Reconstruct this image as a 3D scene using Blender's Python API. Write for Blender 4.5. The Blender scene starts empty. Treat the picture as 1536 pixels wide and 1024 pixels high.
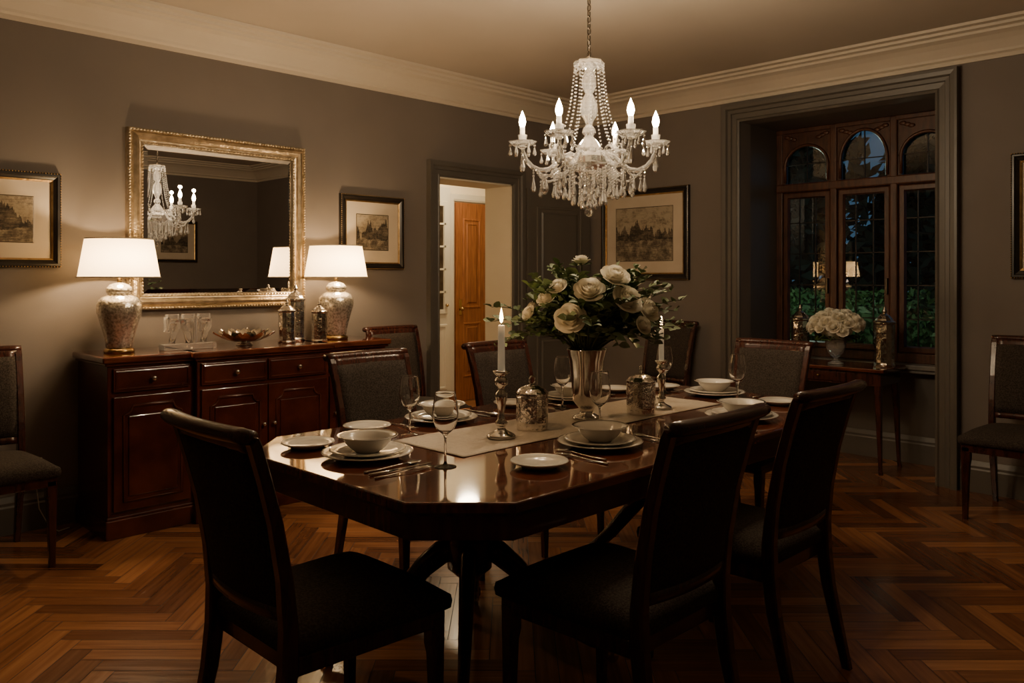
import bpy, bmesh, math, random
from mathutils import Vector, Matrix
random.seed(7)
pi=math.pi; sin=math.sin; cos=math.cos
YW=4.9; XW=5.69; HC=2.9; XF=-1.3; YR=-1.1; HCAM=1.35

# ------------------------------------------------------------ materials
def mat(name,col,rough=.5,metal=0,col2=None,nscale=5,stretch=None,bump=0,bscale=40,trans=0,emis=None,estr=0,coat=0,sheen=0,spec=.5,detail=4,ramp=(.35,.65)):
    m=bpy.data.materials.new(name); m.use_nodes=True
    nt=m.node_tree; N=nt.nodes; L=nt.links
    p=N['Principled BSDF']
    p.inputs['Base Color'].default_value=(*col,1); p.inputs['Roughness'].default_value=rough
    p.inputs['Metallic'].default_value=metal; p.inputs['Specular IOR Level'].default_value=spec
    if trans: p.inputs['Transmission Weight'].default_value=trans
    if coat: p.inputs['Coat Weight'].default_value=coat; p.inputs['Coat Roughness'].default_value=.05
    if sheen: p.inputs['Sheen Weight'].default_value=sheen
    if emis: p.inputs['Emission Color'].default_value=(*emis,1); p.inputs['Emission Strength'].default_value=estr
    tc=N.new('ShaderNodeTexCoord')
    src=tc.outputs['Object']
    if stretch:
        mp=N.new('ShaderNodeMapping'); mp.inputs['Scale'].default_value=stretch
        L.new(src,mp.inputs['Vector']); src=mp.outputs['Vector']
    if col2:
        n=N.new('ShaderNodeTexNoise'); n.inputs['Scale'].default_value=nscale; n.inputs['Detail'].default_value=detail
        L.new(src,n.inputs['Vector'])
        r=N.new('ShaderNodeValToRGB'); r.color_ramp.elements[0].position=ramp[0]; r.color_ramp.elements[1].position=ramp[1]
        r.color_ramp.elements[0].color=(*col,1); r.color_ramp.elements[1].color=(*col2,1)
        L.new(n.outputs['Fac'],r.inputs['Fac']); L.new(r.outputs['Color'],p.inputs['Base Color'])
    if bump:
        n2=N.new('ShaderNodeTexNoise'); n2.inputs['Scale'].default_value=bscale; n2.inputs['Detail'].default_value=3
        L.new(src,n2.inputs['Vector'])
        b=N.new('ShaderNodeBump'); b.inputs['Strength'].default_value=bump; b.inputs['Distance'].default_value=.01
        L.new(n2.outputs['Fac'],b.inputs['Height']); L.new(b.outputs['Normal'],p.inputs['Normal'])
    return m
def thin_glass(name,tint=(1,1,1),rough=.0,base=.06,gain=1.0):
    m=bpy.data.materials.new(name); m.use_nodes=True
    nt=m.node_tree; N=nt.nodes; L=nt.links; N.clear()
    o=N.new('ShaderNodeOutputMaterial'); mx=N.new('ShaderNodeMixShader'); t=N.new('ShaderNodeBsdfTransparent'); g=N.new('ShaderNodeBsdfGlossy')
    t.inputs['Color'].default_value=(*tint,1); g.inputs['Roughness'].default_value=rough
    lw=N.new('ShaderNodeLayerWeight'); lw.inputs['Blend'].default_value=.35
    ma=N.new('ShaderNodeMath'); ma.operation='MULTIPLY_ADD'; ma.inputs[1].default_value=gain; ma.inputs[2].default_value=base; ma.use_clamp=True
    L.new(lw.outputs['Fresnel'],ma.inputs[0]); L.new(ma.outputs[0],mx.inputs[0]); L.new(t.outputs[0],mx.inputs[1]); L.new(g.outputs[0],mx.inputs[2]); L.new(mx.outputs[0],o.inputs[0])
    return m
def real_glass(name):
    m=bpy.data.materials.new(name); m.use_nodes=True
    p=m.node_tree.nodes['Principled BSDF']; p.inputs['Base Color'].default_value=(1,1,1,1); p.inputs['Roughness'].default_value=0
    p.inputs['Transmission Weight'].default_value=1; p.inputs['IOR'].default_value=1.5
    return m
def translucent(name,col,f=.6,scale=120,bmp=.1):
    m=bpy.data.materials.new(name); m.use_nodes=True
    nt=m.node_tree; N=nt.nodes; L=nt.links; N.clear()
    o=N.new('ShaderNodeOutputMaterial'); mx=N.new('ShaderNodeMixShader'); t=N.new('ShaderNodeBsdfTranslucent'); g=N.new('ShaderNodeBsdfDiffuse')
    t.inputs['Color'].default_value=(*col,1); g.inputs['Color'].default_value=(*col,1); mx.inputs[0].default_value=f
    L.new(t.outputs[0],mx.inputs[2]); L.new(g.outputs[0],mx.inputs[1])
    tc=N.new('ShaderNodeTexCoord'); n=N.new('ShaderNodeTexNoise'); n.inputs['Scale'].default_value=scale
    L.new(tc.outputs['Object'],n.inputs['Vector'])
    b=N.new('ShaderNodeBump'); b.inputs['Strength'].default_value=bmp; b.inputs['Distance'].default_value=.01; L.new(n.outputs['Fac'],b.inputs['Height']); L.new(b.outputs[0],g.inputs['Normal'])
    L.new(mx.outputs[0],o.inputs[0])
    return m

M={}
M['wall']=mat('wall_paint',(.172,.146,.127),.75,col2=(.184,.157,.137),nscale=3,bump=.03,bscale=180)
M['trim']=mat('trim_paint',(.108,.097,.084),.42,col2=(.117,.105,.091),nscale=4)
M['ceil']=mat('ceiling_paint',(.49,.43,.355),.85,col2=(.52,.455,.38),nscale=2)
M['crown']=mat('crown_paint',(.60,.53,.43),.55,col2=(.62,.55,.45),nscale=4)
M['cream']=mat('cream_paint',(.80,.72,.56),.6,col2=(.83,.75,.6),nscale=3)
M['white']=mat('white_paint',(.60,.58,.5),.45,col2=(.64,.61,.54),nscale=3)
M['mahog']=mat('mahogany',(.046,.009,.006),.25,col2=(.095,.021,.012),nscale=6,stretch=(1,8,1),coat=.35)
M['mahogx']=mat('mahogany_x',(.070,.017,.008),.07,col2=(.165,.046,.020),nscale=5,stretch=(1.2,14,4),coat=.8,bump=.006,bscale=3)
M['mahogd']=mat('mahogany_dark',(.030,.009,.006),.27,col2=(.068,.019,.012),nscale=8,stretch=(6,6,1),coat=.35)
M['oakdoor']=mat('oak_door',(.20,.070,.023),.4,col2=(.32,.125,.043),nscale=6,stretch=(8,8,.8))
M['winwood']=mat('window_wood',(.056,.022,.012),.4,col2=(.115,.044,.022),nscale=8,stretch=(6,6,1))
M['fabric']=mat('upholstery',(.030,.023,.019),.92,col2=(.066,.052,.043),nscale=160,bump=.35,bscale=220,spec=.25,ramp=(.4,.6))
M['gold']=mat('gold_leaf',(.50,.33,.15),.35,.9,col2=(.34,.22,.10),nscale=30,bump=.2,bscale=60)
M['silvergold']=mat('champagne_leaf',(.63,.52,.37),.33,.88,col2=(.43,.34,.22),nscale=25,bump=.3,bscale=70)
M['black']=mat('black_lacquer',(.012,.010,.009),.3,col2=(.02,.016,.013),nscale=10)
M['matb']=mat('mat_board',(.56,.48,.37),.9,col2=(.60,.52,.41),nscale=6)
M['mirror']=mat('mirror_glass',(.90,.89,.88),.0,1.0)
M['silver']=mat('silver',(.84,.81,.76),.14,1.0,col2=(.66,.62,.57),nscale=14)
M['hammer']=mat('hammered_silver',(.90,.86,.80),.12,1.0,col2=(.60,.56,.51),nscale=25,bump=.6,bscale=28)
M['mercury']=mat('mercury_glass',(.86,.82,.74),.22,.72,col2=(.45,.40,.32),nscale=80,bump=.35,bscale=60,detail=8,ramp=(.42,.62))
M['brass']=mat('brass',(.6,.42,.2),.25,1.0,col2=(.5,.34,.15),nscale=12)
M['iron']=mat('aged_metal',(.16,.13,.1),.35,1.0,col2=(.1,.08,.06),nscale=12)
M['china']=mat('china',(.74,.71,.65),.15,col2=(.76,.73,.67),nscale=5,coat=.3)
M['linen']=mat('linen',(.58,.52,.45),.9,col2=(.64,.58,.5),nscale=60,bump=.25,bscale=90)
M['candle']=mat('candle_wax',(.9,.84,.70),.5,col2=(.92,.86,.72),nscale=4,emis=(1,.8,.5),estr=.12)
M['sleeve']=mat('candle_sleeve',(.85,.8,.68),.5,col2=(.87,.82,.7),nscale=4,emis=(1,.8,.55),estr=.5)
M['bulb']=mat('bulb_flame',(1,.9,.7),.3,emis=(1,.80,.52),estr=90)
M['flame']=mat('candle_flame',(1,.8,.4),.3,emis=(1,.68,.3),estr=25)
M['crystal']=mat('crystal',(.98,.97,.95),.02,col2=(1,.99,.97),nscale=8,trans=.86,spec=1.0)
M['shade']=translucent('lamp_shade_fabric',(.90,.79,.60),.60)
M['leaf']=mat('leaf_green',(.055,.100,.025),.5,col2=(.125,.18,.055),nscale=9)
M['leaf2']=mat('eucalyptus',(.085,.135,.055),.6,col2=(.18,.225,.105),nscale=9)
M['stem']=mat('stem_green',(.05,.07,.02),.6,col2=(.08,.09,.03),nscale=9)
M['petal']=translucent('white_petal',(.95,.91,.80),.32,30,.05)
M['hedge']=mat('hedge_leaf',(.030,.085,.028),.6,col2=(.07,.15,.045),nscale=3)
M['tree']=mat('tree_leaf',(.012,.030,.026),.8,col2=(.022,.048,.038),nscale=3)
M['bark']=mat('bark',(.03,.022,.016),.9,col2=(.05,.04,.03),nscale=6,bump=.4)
M['grass']=mat('grass',(.01,.025,.008),.95,col2=(.02,.045,.015),nscale=20,bump=.5)
M['glass']=real_glass('wine_glass_clear')
M['pane']=thin_glass('window_pane',(.9,.93,.95),0,.07,1.0)
M['lead']=mat('leading',(.02,.018,.016),.5,.5,col2=(.03,.026,.022),nscale=20)
M['stone']=mat('ledge_paint',(.19,.18,.165),.4,col2=(.21,.195,.18),nscale=4)
M['hallfloor']=mat('hall_oak',(.22,.1,.045),.3,col2=(.32,.15,.07),nscale=5,stretch=(1,12,1))
M['cord']=mat('cord_white',(.5,.46,.4),.6,col2=(.52,.48,.42),nscale=5)

def print_mat():
    m=bpy.data.materials.new('etching_print'); m.use_nodes=True
    nt=m.node_tree; N=nt.nodes; L=nt.links; p=N['Principled BSDF']; p.inputs['Roughness'].default_value=.8
    tc=N.new('ShaderNodeTexCoord'); sp=N.new('ShaderNodeSeparateXYZ'); L.new(tc.outputs['Object'],sp.inputs[0])
    oi=N.new('ShaderNodeObjectInfo')
    def ma(op,a,b_=None,c=None):
        q=N.new('ShaderNodeMath'); q.operation=op
        for i,x in enumerate((a,b_,c)):
            if x is None: continue
            if isinstance(x,(int,float)): q.inputs[i].default_value=x
            else: L.new(x,q.inputs[i])
        return q.outputs[0]
    cb=N.new('ShaderNodeCombineXYZ'); L.new(sp.outputs['X'],cb.inputs[0]); L.new(ma('MULTIPLY',oi.outputs['Random'],7.0),cb.inputs[1])
    sk=N.new('ShaderNodeTexNoise'); sk.inputs['Scale'].default_value=11; sk.inputs['Detail'].default_value=6; sk.inputs['Roughness'].default_value=.6; L.new(cb.outputs[0],sk.inputs['Vector'])
    n3=N.new('ShaderNodeTexNoise'); n3.inputs['Scale'].default_value=45; n3.inputs['Detail'].default_value=8; n3.inputs['Roughness'].default_value=.8; L.new(tc.outputs['Object'],n3.inputs['Vector'])
    n4=N.new('ShaderNodeTexNoise'); n4.inputs['Scale'].default_value=13; n4.inputs['Detail'].default_value=2; L.new(tc.outputs['Object'],n4.inputs['Vector'])
    mp=N.new('ShaderNodeMapping'); mp.inputs['Scale'].default_value=(14,14,150); L.new(tc.outputs['Object'],mp.inputs[0])
    n5=N.new('ShaderNodeTexNoise'); n5.inputs['Scale'].default_value=1; L.new(mp.outputs[0],n5.inputs['Vector'])
    hor=ma('MULTIPLY_ADD',ma('SUBTRACT',sk.outputs['Fac'],.5),.55,.035)
    up=ma('GREATER_THAN',sp.outputs['Z'],hor)
    gr=ma('LESS_THAN',sp.outputs['Z'],ma('MULTIPLY_ADD',ma('SUBTRACT',sk.outputs['Fac'],.5),-.12,-.05))
    s=ma('MULTIPLY_ADD',up,.42,.26)
    s=ma('ADD',s,ma('MULTIPLY',gr,.20))
    s=ma('ADD',s,ma('MULTIPLY',ma('SUBTRACT',n3.outputs['Fac'],.5),1.1))
    s=ma('ADD',s,ma('MULTIPLY',ma('SUBTRACT',n4.outputs['Fac'],.5),.8))
    s=ma('ADD',s,ma('MULTIPLY',ma('SUBTRACT',n5.outputs['Fac'],.5),.5))
    r=N.new('ShaderNodeValToRGB'); e=r.color_ramp.elements
    e[0].position=.15; e[0].color=(.03,.024,.018,1); e[1].position=.75; e[1].color=(.40,.335,.24,1)
    k=e.new(.42); k.color=(.15,.118,.08,1)
    L.new(s,r.inputs['Fac']); L.new(r.outputs['Color'],p.inputs['Base Color'])
    return m
M['print']=print_mat()

# ------------------------------------------------------------ mesh builder
class B:
    def __init__(s): s.v=[]; s.f=[]; s.m=[]; s.s=[]; s.mats=[]; s.T=Matrix.Identity(4)
    def mi(s,k):
        if k not in s.mats: s.mats.append(k)
        return s.mats.index(k)
    def raw(s,vs,fs,k,smooth=False,T=None):
        o=len(s.v); Tm=s.T if T is None else s.T@T
        s.v.extend([tuple(Tm@Vector(v)) for v in vs]); i=s.mi(k)
        for f in fs: s.f.append(tuple(o+j for j in f)); s.m.append(i); s.s.append(smooth)
    def bm(s,bm,k,smooth=False,T=None):
        bm.verts.index_update()
        s.raw([v.co.copy() for v in bm.verts],[[v.index for v in f.verts] for f in bm.faces],k,smooth,T); bm.free()
    def box(s,x0,x1,y0,y1,z0,z1,k,bev=0,T=None,seg=2):
        bm=bmesh.new(); bmesh.ops.create_cube(bm,size=1)
        for v in bm.verts: v.co=Vector(((x0+x1)/2+v.co.x*(x1-x0),(y0+y1)/2+v.co.y*(y1-y0),(z0+z1)/2+v.co.z*(z1-z0)))
        if bev: bmesh.ops.bevel(bm,geom=bm.edges[:],offset=bev,segments=seg,affect='EDGES',profile=.5)
        s.bm(bm,k,False,T)
    def prism(s,poly,z0,z1,k,bev=0,T=None,smooth=False,seg=3,only=None):
        bm=bmesh.new(); a=[bm.verts.new((x,y,z0)) for x,y in poly]; b=[bm.verts.new((x,y,z1)) for x,y in poly]
        n=len(poly); bm.faces.new(a[::-1]); bm.faces.new(b)
        for i in range(n): bm.faces.new((a[i],a[(i+1)%n],b[(i+1)%n],b[i]))
        bmesh.ops.recalc_face_normals(bm,faces=bm.faces[:])
        if bev:
            es=bm.edges[:] if only is None else [e for e in bm.edges if all(abs(v.co.z-(z1 if only=='top' else z0))<1e-6 for v in e.verts)]
            bmesh.ops.bevel(bm,geom=es,offset=bev,segments=seg,affect='EDGES',profile=.5)
        s.bm(bm,k,smooth,T)
    def lathe(s,prof,k,seg=24,loc=(0,0,0),T=None,smooth=True,flute=0,nfl=0):
        vs=[];fs=[]
        for r,z in prof:
            for i in range(seg):
                a=2*pi*i/seg; rr=max(r,1e-4)*(1+flute*cos(nfl*a))
                vs.append((loc[0]+rr*cos(a),loc[1]+rr*sin(a),loc[2]+z))
        for j in range(len(prof)-1):
            for i in range(seg):
                i2=(i+1)%seg; fs.append((j*seg+i,j*seg+i2,(j+1)*seg+i2,(j+1)*seg+i))
        s.raw(vs,fs,k,smooth,T)
    def tube(s,pts,rads,k,seg=8,closed=False,T=None,smooth=True,up=(0,0,1),sc=(1,1)):
        P=[Vector(p) for p in pts]; n=len(P)
        if not hasattr(rads,'__len__'): rads=[rads]*n
        vs=[];fs=[]; pn=None
        for i in range(n):
            if closed: t=P[(i+1)%n]-P[i-1]
            else: t=P[min(i+1,n-1)]-P[max(i-1,0)]
            if t.length<1e-9: t=Vector((0,0,1))
            t.normalize(); u=Vector(up)
            if pn is None:
                if abs(t.dot(u))>.95: u=Vector((1,0,0))
                nn=(u-t*u.dot(t)).normalized()
            else:
                nn=pn-t*pn.dot(t); nn=nn.normalized() if nn.length>1e-6 else Vector((1,0,0))
            pn=nn; bb=t.cross(nn)
            for j in range(seg):
                a=2*pi*j/seg+pi/seg; vs.append(tuple(P[i]+nn*cos(a)*rads[i]*sc[0]+bb*sin(a)*rads[i]*sc[1]))
        m=n if closed else n-1
        for i in range(m):
            i2=(i+1)%n
            for j in range(seg):
                j2=(j+1)%seg; fs.append((i*seg+j,i*seg+j2,i2*seg+j2,i2*seg+j))
        if not closed: fs.append(tuple(range(seg))[::-1]); fs.append(tuple((n-1)*seg+j for j in range(seg)))
        s.raw(vs,fs,k,smooth,T)
    def loft(s,pts,sizes,k,T=None,smooth=False):
        vs=[];fs=[]
        for (x,y,z),(a,b) in zip(pts,sizes):
            c=.25
            for dx,dy in ((-1,-1+c),(-1+c,-1),(1-c,-1),(1,-1+c),(1,1-c),(1-c,1),(-1+c,1),(-1,1-c)): vs.append((x+dx*a/2,y+dy*b/2,z))
        n=len(pts)
        for i in range(n-1):
            for j in range(8): fs.append((i*8+j,i*8+(j+1)%8,(i+1)*8+(j+1)%8,(i+1)*8+j))
        fs.append(tuple(range(8))[::-1]); fs.append(tuple((n-1)*8+j for j in range(8)))
        s.raw(vs,fs,k,smooth,T)
    def ball(s,c,r,k,seg=8,rings=6,sc=(1,1,1),T=None,smooth=True):
        pr=[(sin(pi*i/rings),-cos(pi*i/rings)) for i in range(rings+1)]
        vs=[];fs=[]
        for a,z in pr:
            for i in range(seg):
                t=2*pi*i/seg; vs.append((c[0]+max(a,1e-3)*cos(t)*r*sc[0],c[1]+max(a,1e-3)*sin(t)*r*sc[1],c[2]+z*r*sc[2]))
        for j in range(rings):
            for i in range(seg): fs.append((j*seg+i,j*seg+(i+1)%seg,(j+1)*seg+(i+1)%seg,(j+1)*seg+i))
        s.raw(vs,fs,k,smooth,T)
    def rings(s,w,h,prof,T=None,cz=0):
        for a,b in zip(prof[:-1],prof[1:]):
            vs=[]
            for ins,d in ((a[0],a[1]),(b[0],b[1])):
                x=w/2-ins; z=h/2-ins; vs+= [(-x,-d,cz-z),(x,-d,cz-z),(x,-d,cz+z),(-x,-d,cz+z)]
            s.raw(vs,[(i,(i+1)%4,4+(i+1)%4,4+i) for i in range(4)],a[2],False,T)
    def ucasing(s,w,h,prof,k,T=None):
        vs=[];fs=[]
        for o,d in prof: vs+=[(-w/2-o,-d,0),(-w/2-o,-d,h+o),(w/2+o,-d,h+o),(w/2+o,-d,0)]
        for j in range(len(prof)-1):
            for i in range(3): fs.append((j*4+i,j*4+i+1,(j+1)*4+i+1,(j+1)*4+i))
        s.raw(vs,fs,k,False,T)
    def done(s,name,loc=(0,0,0),rz=0,recalc=True):
        me=bpy.data.meshes.new(name); me.from_pydata(s.v,[],s.f)
        for k in s.mats: me.materials.append(M[k])
        me.polygons.foreach_set('material_index',s.m); me.polygons.foreach_set('use_smooth',s.s)
        me.update()
        if recalc:
            bm=bmesh.new(); bm.from_mesh(me); bmesh.ops.recalc_face_normals(bm,faces=bm.faces[:]); bm.to_mesh(me); bm.free()
        o=bpy.data.objects.new(name,me); bpy.context.scene.collection.objects.link(o)
        o.location=loc; o.rotation_euler=(0,0,rz); return o
def inst(o,loc,rz=0,sc=1):
    n=bpy.data.objects.new(o.name.split('.')[0],o.data); bpy.context.scene.collection.objects.link(n)
    n.location=loc; n.rotation_euler=(0,0,rz); n.scale=(sc,sc,sc); return n
def light(name,loc,power,col=(1,.72,.45),r=.03,parent=None):
    l=bpy.data.lights.new(name,'POINT'); l.energy=power; l.color=col; l.shadow_soft_size=r
    o=bpy.data.objects.new(name,l); bpy.context.scene.collection.objects.link(o); o.location=loc
    if parent:
        o.parent=parent; o.location=parent.matrix_basis.inverted()@Vector(loc)
    return o

# ------------------------------------------------------------ floor (herringbone)
def make_floor():
    m=bpy.data.materials.new('herringbone_oak'); m.use_nodes=True
    nt=m.node_tree; N=nt.nodes; L=nt.links; p=N['Principled BSDF']
    at=N.new('ShaderNodeAttribute'); at.attribute_name='pcol'
    uv=N.new('ShaderNodeUVMap'); uv.uv_map='UVMap'
    mp=N.new('ShaderNodeMapping'); mp.inputs['Scale'].default_value=(3,45,1); L.new(uv.outputs[0],mp.inputs[0])
    n=N.new('ShaderNodeTexNoise'); n.inputs['Scale'].default_value=1; n.inputs['Detail'].default_value=6; L.new(mp.outputs[0],n.inputs['Vector'])
    sp=N.new('ShaderNodeSeparateColor'); L.new(at.outputs['Color'],sp.inputs[0])
    a=N.new('ShaderNodeMath'); a.operation='MULTIPLY_ADD'; a.inputs[1].default_value=.6; L.new(n.outputs['Fac'],a.inputs[0])
    b=N.new('ShaderNodeMath'); b.operation='MULTIPLY'; b.inputs[1].default_value=.55; L.new(sp.outputs[0],b.inputs[0]); L.new(b.outputs[0],a.inputs[2])
    r=N.new('ShaderNodeValToRGB'); e=r.color_ramp.elements; e[0].position=.15; e[0].color=(.085,.031,.014,1); e[1].position=.95; e[1].color=(.46,.205,.085,1)
    k=e.new(.55); k.color=(.225,.090,.038,1)
    L.new(a.outputs[0],r.inputs[0]); L.new(r.outputs[0],p.inputs['Base Color'])
    ro=N.new('ShaderNodeMath'); ro.operation='MULTIPLY_ADD'; ro.inputs[1].default_value=.18; ro.inputs[2].default_value=.14; L.new(n.outputs['Fac'],ro.inputs[0]); L.new(ro.outputs[0],p.inputs['Roughness'])
    bp=N.new('ShaderNodeBump'); bp.inputs['Strength'].default_value=.08; bp.inputs['Distance'].default_value=.005; L.new(n.outputs['Fac'],bp.inputs['Height']); L.new(bp.outputs[0],p.inputs['Normal'])
    d=bpy.data.materials.new('floor_joint'); d.use_nodes=True; d.node_tree.nodes['Principled BSDF'].inputs['Base Color'].default_value=(.012,.005,.003,1); d.node_tree.nodes['Principled BSDF'].inputs['Roughness'].default_value=.6
    bm=bmesh.new(); uvl=bm.loops.layers.uv.new('UVMap'); cl=bm.loops.layers.float_color.new('pcol')
    Lp=.48;W=.080;g=.0013
    R=Matrix.Rotation(pi/4,2)
    def plank(x0,y0,x1,y1,vert):
        co=[R@Vector(c) for c in ((x0+g,y0+g),(x1-g,y0+g),(x1-g,y1-g),(x0+g,y1-g))]
        cx=sum(c.x for c in co)/4; cy=sum(c.y for c in co)/4
        if cx<XF-.5 or cx>XW+1.0 or cy<YR-.5 or cy>YW+.5: return
        f=bm.faces.new([bm.verts.new((c.x,c.y,0)) for c in co])
        ou=random.random()*50; ov=random.random()*50; q=random.random()
        uvs=[(0,0),(1,0),(1,.2),(0,.2)] if not vert else [(0,0),(0,.2),(1,.2),(1,0)]
        for lp,u in zip(f.loops,uvs):
            lp[uvl].uv=(ou+u[0]*.42,ov+u[1]*.42); lp[cl]=(q,q,q,1)
    for s in range(-20,21):
        for k in range(-115,116):
            bx=k*W+s*Lp; by=k*W-s*Lp
            plank(bx,by,bx+Lp,by+W,False)
            plank(bx+Lp,by+W-Lp,bx+Lp+W,by+W,True)
    for co,no in (((XF,0,0),(-1,0,0)),((XW+.6,0,0),(1,0,0)),((0,YR,0),(0,-1,0)),((0,YW+.01,0),(0,1,0))):
        bmesh.ops.bisect_plane(bm,geom=bm.verts[:]+bm.edges[:]+bm.faces[:],plane_co=co,plane_no=no,clear_outer=True)
    f=bm.faces.new([bm.verts.new(c) for c in ((XF-.2,YR-.2,-.0015),(XW+.6,YR-.2,-.0015),(XW+.6,YW+.01,-.0015),(XF-.2,YW+.01,-.0015))]); f.material_index=1
    for ff in bm.faces:
        if ff.normal.z<0: ff.normal_flip()
    me=bpy.data.meshes.new('floor'); bm.to_mesh(me); bm.free(); me.materials.append(m); me.materials.append(d)
    o=bpy.data.objects.new('floor',me); bpy.context.scene.collection.objects.link(o)
make_floor()

# ------------------------------------------------------------ shell
DX0,DX1,DH=4.09,4.90,2.13
TW=.30
b=B(); b.box(XF-.15,DX0,YW,YW+TW,0,HC,'wall'); b.box(DX1,XW+.15,YW,YW+TW,0,HC,'wall'); b.box(DX0,DX1,YW,YW+TW,DH,HC,'wall'); b.done('wall_left')
NY0,NY1,NH=1.80,3.20,2.54; XN=6.26
b=B(); b.box(XW,XW+.15,YR-.15,NY0,0,HC,'wall'); b.box(XW,XW+.15,NY1,YW,0,HC,'wall'); b.box(XW,XW+.15,NY0,NY1,NH,HC,'wall'); b.done('wall_back')
b=B(); b.box(XW+.15,XN+.12,NY0-.12,NY0,0,NH+.1,'trim'); b.box(XW+.15,XN+.12,NY1,NY1+.12,0,NH+.1,'trim'); b.box(XW+.15,XN+.12,NY0,NY1,NH,NH+.1,'trim'); b.box(XN,XN+.12,NY0,NY1,0,.70,'trim'); b.done('wall_niche')
b=B(); b.box(XF-.15,XW+.15,YR-.15,YR,0,HC,'wall'); b.done('wall_right')
b=B(); b.box(XF-.15,XF,YR,YW,0,HC,'wall'); b.done('wall_front')
b=B(); b.box(XF-.15,XW+.15,YR-.15,YW+TW,HC,HC+.1,'ceil'); b.done('ceiling')
prof=[(0,2.70),(.012,2.70),(.012,2.725),(.03,2.735),(.035,2.75),(.05,2.77),(.075,2.80),(.105,2.825),(.14,2.84),(.145,2.855),(.16,2.86),(.175,2.862),(.18,2.878),(.20,2.88),(.22,2.882),(.225,2.899)]
b=B(); vs=[];fs=[]
for i,z in prof: vs+=[(XF+i,YR+i,z),(XW-i,YR+i,z),(XW-i,YW-i,z),(XF+i,YW-i,z)]
for j in range(len(prof)-1):
    for i in range(4): fs.append((j*4+i,j*4+(i+1)%4,(j+1)*4+(i+1)%4,(j+1)*4+i))
b.raw(vs,fs,'crown'); b.done('trim_crown')
def base_run(name,length,loc,rz,k='trim'):
    pr=[(0,0),(.022,0),(.022,.14),(.018,.15),(.018,.165),(.010,.185),(.006,.195),(0,.195)]
    b=B(); vs=[]
    for x in (0,length): vs+=[(x,-d,z) for d,z in pr]
    n=len(pr); b.raw(vs,[(i,(i+1)%n,n+(i+1)%n,n+i) for i in range(n)]+[tuple(range(n)),tuple(range(n,2*n))],k); b.done(name,loc,rz)
base_run('baseboard_left',DX0-.12-XF,(XF,YW,0),0)
base_run('baseboard_corner',XW-DX1-.125,(DX1+.12,YW,0),0)
base_run('baseboard_back',YW-NY1-.145,(XW,YW,0),-pi/2)
base_run('baseboard_backright',NY0-.145-YR,(XW,NY0-.145,0),-pi/2)
base_run('baseboard_niche',NY1-NY0,(XN,NY1,0),-pi/2)
base_run('baseboard_right',XW-XF,(XW,YR,0),pi)
base_run('baseboard_front',YW-YR,(XF,YR,0),pi/2)
cprof=[(0,0),(0,.018),(.012,.024),(.02,.018),(.05,.022),(.055,.03),(.075,.032),(.085,.045),(.11,.05),(.12,.05),(.12,0)]
b=B(); b.ucasing(DX1-DX0,DH,cprof,'trim'); b.done('trim_doorway',((DX0+DX1)/2,YW,0))
cp2=[(0,-.0),(0,.02),(.015,.028),(.025,.02),(.06,.024),(.066,.036),(.09,.038),(.10,.055),(.125,.06),(.14,.06),(.14,0)]
b=B(); b.ucasing(NY1-NY0,NH,cp2,'trim'); b.done('trim_window_recess',(XW,(NY0+NY1)/2,0),-pi/2)
b=B(); b.box(DX1-.012,DX1,YW+.001,YW+TW+.02,0,DH,'cream'); b.box(DX0,DX0+.012,YW+.001,YW+TW+.02,0,DH,'cream'); b.box(DX0,DX1,YW+.001,YW+TW+.02,DH-.012,DH,'cream')
b.done('trim_door_jamb')
def leaf_door(w,h,k,knob='brass',panels=None,side=1,sgs=(1,-1)):
    b=B(); b.box(0,w,-.02,.02,0,h,k,.002)
    for (x0,x1,z0,z1) in panels:
        for sgn in sgs:
            T=Matrix.Translation(((x0+x1)/2,0,0))@(Matrix.Identity(4) if sgn==1 else Matrix.Rotation(pi,4,'Z'))
            b.rings(x1-x0,z1-z0,[(0,.02,k),(.008,.029,k),(.02,.030,k),(.026,.016+.006,k),(.05,.022,k),(.065,.03,k),(.07,.03,k)],T,cz=(z0+z1)/2)
            b.box(-(x1-x0)/2+.065,(x1-x0)/2-.065,-.03,-.02,z0+.065,z1-.065,k,0,T)
    kx=.06 if side<0 else w-.06
    for sg in sgs:
        b.box(kx-.02,kx+.02,-.026 if sg>0 else .02,-.02 if sg>0 else .026,.93,1.10,knob,.002)
        b.ball((kx,-sg*.055,1.0),.024,knob,12,8); b.tube([(kx,-sg*.02,1.0),(kx,-sg*.05,1.0)],.009,knob)
    return b
g=leaf_door(.66,2.10,'trim',panels=[(.09,.57,.25,.85),(.09,.57,.98,1.95)])
g.done('door_1',(5.02,4.845,.005),math.atan2(-.16,.64))
b=B(); b.box(3.2,8.2,6.7,6.8,0,2.7,'cream'); b.done('wall_corridor')
b=B(); b.box(3.1,3.2,YW+TW,6.7,0,2.7,'cream'); b.done('wall_vestibule')
b=B(); b.box(8.2,8.3,YW+TW,6.8,0,2.7,'cream'); b.done('wall_passage')
b=B(); b.box(XW+.15,8.2,YW+TW-.1,YW+TW,0,2.7,'cream'); b.done('wall_lobby')
b=B(); b.box(3.2,DX0,YW+TW,YW+TW+.02,0,2.7,'cream');b.box(DX1,XW+.15,YW+TW,YW+TW+.02,0,2.7,'cream');b.box(DX0,DX1,YW+TW,YW+TW+.02,DH,2.7,'cream'); b.done('wall_hallside')
b=B(); b.box(3.1,8.3,YW+TW,6.8,2.7,2.8,'cream'); b.done('ceiling_hall')
b=B(); b.box(3.1,8.3,YW+.011,6.8,-.05,0,'hallfloor'); b.done('floor_hall')
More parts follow.
